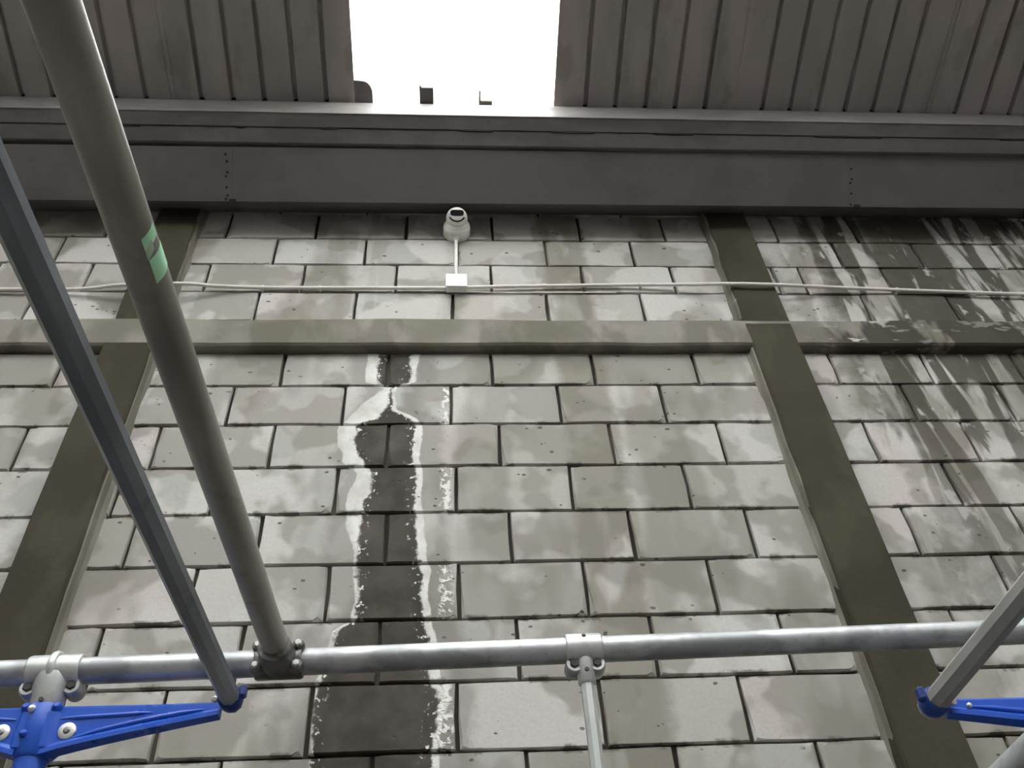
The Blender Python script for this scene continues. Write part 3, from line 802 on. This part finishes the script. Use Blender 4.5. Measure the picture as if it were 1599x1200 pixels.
bl = thing('blue_bracket', 'blue enamelled cross arm bracket on the post at the left', 'bracket', post_at(2.33), 'blue brackets')
hub = post_at(2.318)
m = MB(); m.lathe([(0.0275, -0.050), (0.0305, -0.046), (0.0305, 0.038), (0.0285, 0.042)], hub, (HP - HB), 24); hb = m.build('hub_sleeve', 'blue', bl)
m = MB(); m.box((hub.x - 0.036, hub.y - 0.026, 2.272), (hub.x + 0.038, hub.y + 0.026, 2.352), 0.010); m.build('hub_casting', 'blue', bl)
for s in (-1, 1):
    m = MB(); m.lathe([(0.009, 0), (0.008, 0.008), (0.004, 0.012)], (hub.x + s * 0.026, hub.y - 0.016, 2.352), (0, -1, 0.2), 10); m.build('weld', 'blue', bl)
    m = MB(); m.lathe([(0.007, 0), (0.0065, 0.004), (0.003, 0.007)], (hub.x - 0.012, hub.y - 0.028, 2.325 - 0.022 * s), (0, -1, 0.2), 10); m.build('weld', 'bolt' if s < 0 else 'blue', bl)
topz = 2.357; armlen = B1.x - 0.022 - (hub.x + 0.02)
arm(bl, (hub.x + 0.02, hub.y - 0.008, topz), 1, armlen, 0.088, 0.026, False)
arm(bl, (hub.x - 0.02, hub.y - 0.008, topz), -1, armlen, 0.088, 0.026, False)
for s in (-1, 1):
    p = Vector((hub.x + s * 0.054, hub.y - 0.018, 2.310))
    m = MB(); m.lathe([(0.0150, 0), (0.0150, 0.002), (0.0135, 0.0032), (0.006, 0.0036), (0.0, 0.0036)], p, (0, -1, 0), 24); rv = m.build('rivet', 'bolt', bl)
    m = MB(); m.lathe([(0.006, 0.003), (0.0055, 0.0050), (0.003, 0.0058)], p, (0, -1, 0), 10); m.build('rivet_core', 'cast_dark', rv)
def cup(t, p, d, r, side):
    """blue end cup that holds an octagonal tube, with a pinch ear and bolt"""
    m = MB(); prof = [(0.0005, -0.016), (r - 0.004, -0.0155), (r + 0.0005, -0.012), (r + 0.003, -0.004), (r + 0.003, 0.015), (r + 0.001, 0.017)]
    m.lathe(prof, p, d, 20); cp = m.build('end_cup', 'blue_dark', t)
    q = p + Vector((side * (r + 0.004), 0, 0.008)) + d * 0.012
    m = MB(); m.box((q.x - 0.006, q.y - 0.009, q.z - 0.010), (q.x + 0.006, q.y + 0.007, q.z + 0.011), 0.003); m.build('pinch_ear', 'blue_dark', cp)
    q2 = p + Vector((-side * (r + 0.007), -0.012, -0.004))
    m = MB(); m.lathe([(0.0055, -0.006), (0.0055, 0.004), (0.0035, 0.006)], q2, (0, -1, -0.3), 8); m.build('bolt', 'bolt', cp)
cup(bl, B1 + bd * 0.004, bd, 0.0175, 1)
# mirror bracket at the right edge
br = thing('blue_bracket', 'blue cross arm bracket cut off by the right edge of the picture', 'bracket', (1.10, C1.y + 0.01, 2.16), 'blue brackets')
m = MB()
arm(br, (1.10, C1.y + 0.004, C1.z + 0.0085), -1, 1.10 - C1.x - 0.022, 0.080, 0.026, True)
cup(br, C1 + cdv * 0.004, cdv, 0.0182, -1)
m = MB(); m.lathe([(0.0255, -0.062), (0.0285, -0.058), (0.0285, 0.044), (0.0265, 0.05)], (1.12, C1.y + 0.006, C1.z - 0.03), (0, 0, 1), 24); m.build('hub_sleeve', 'blue', br)
m = MB(); m.lathe([(0.004, 0), (0.004, 0.005), (0.002, 0.006)], (C1.x + 0.055, C1.y - 0.006, C1.z - 0.006), (0, -1, 0), 8); m.build('rivet', 'bolt', br)
m = MB(); m.tube((1.12, C1.y + 0.006, C1.z + 0.02), (1.12, C1.y + 0.006, 0.0), 0.0215, 12)
m.build('post', 'blue', br)
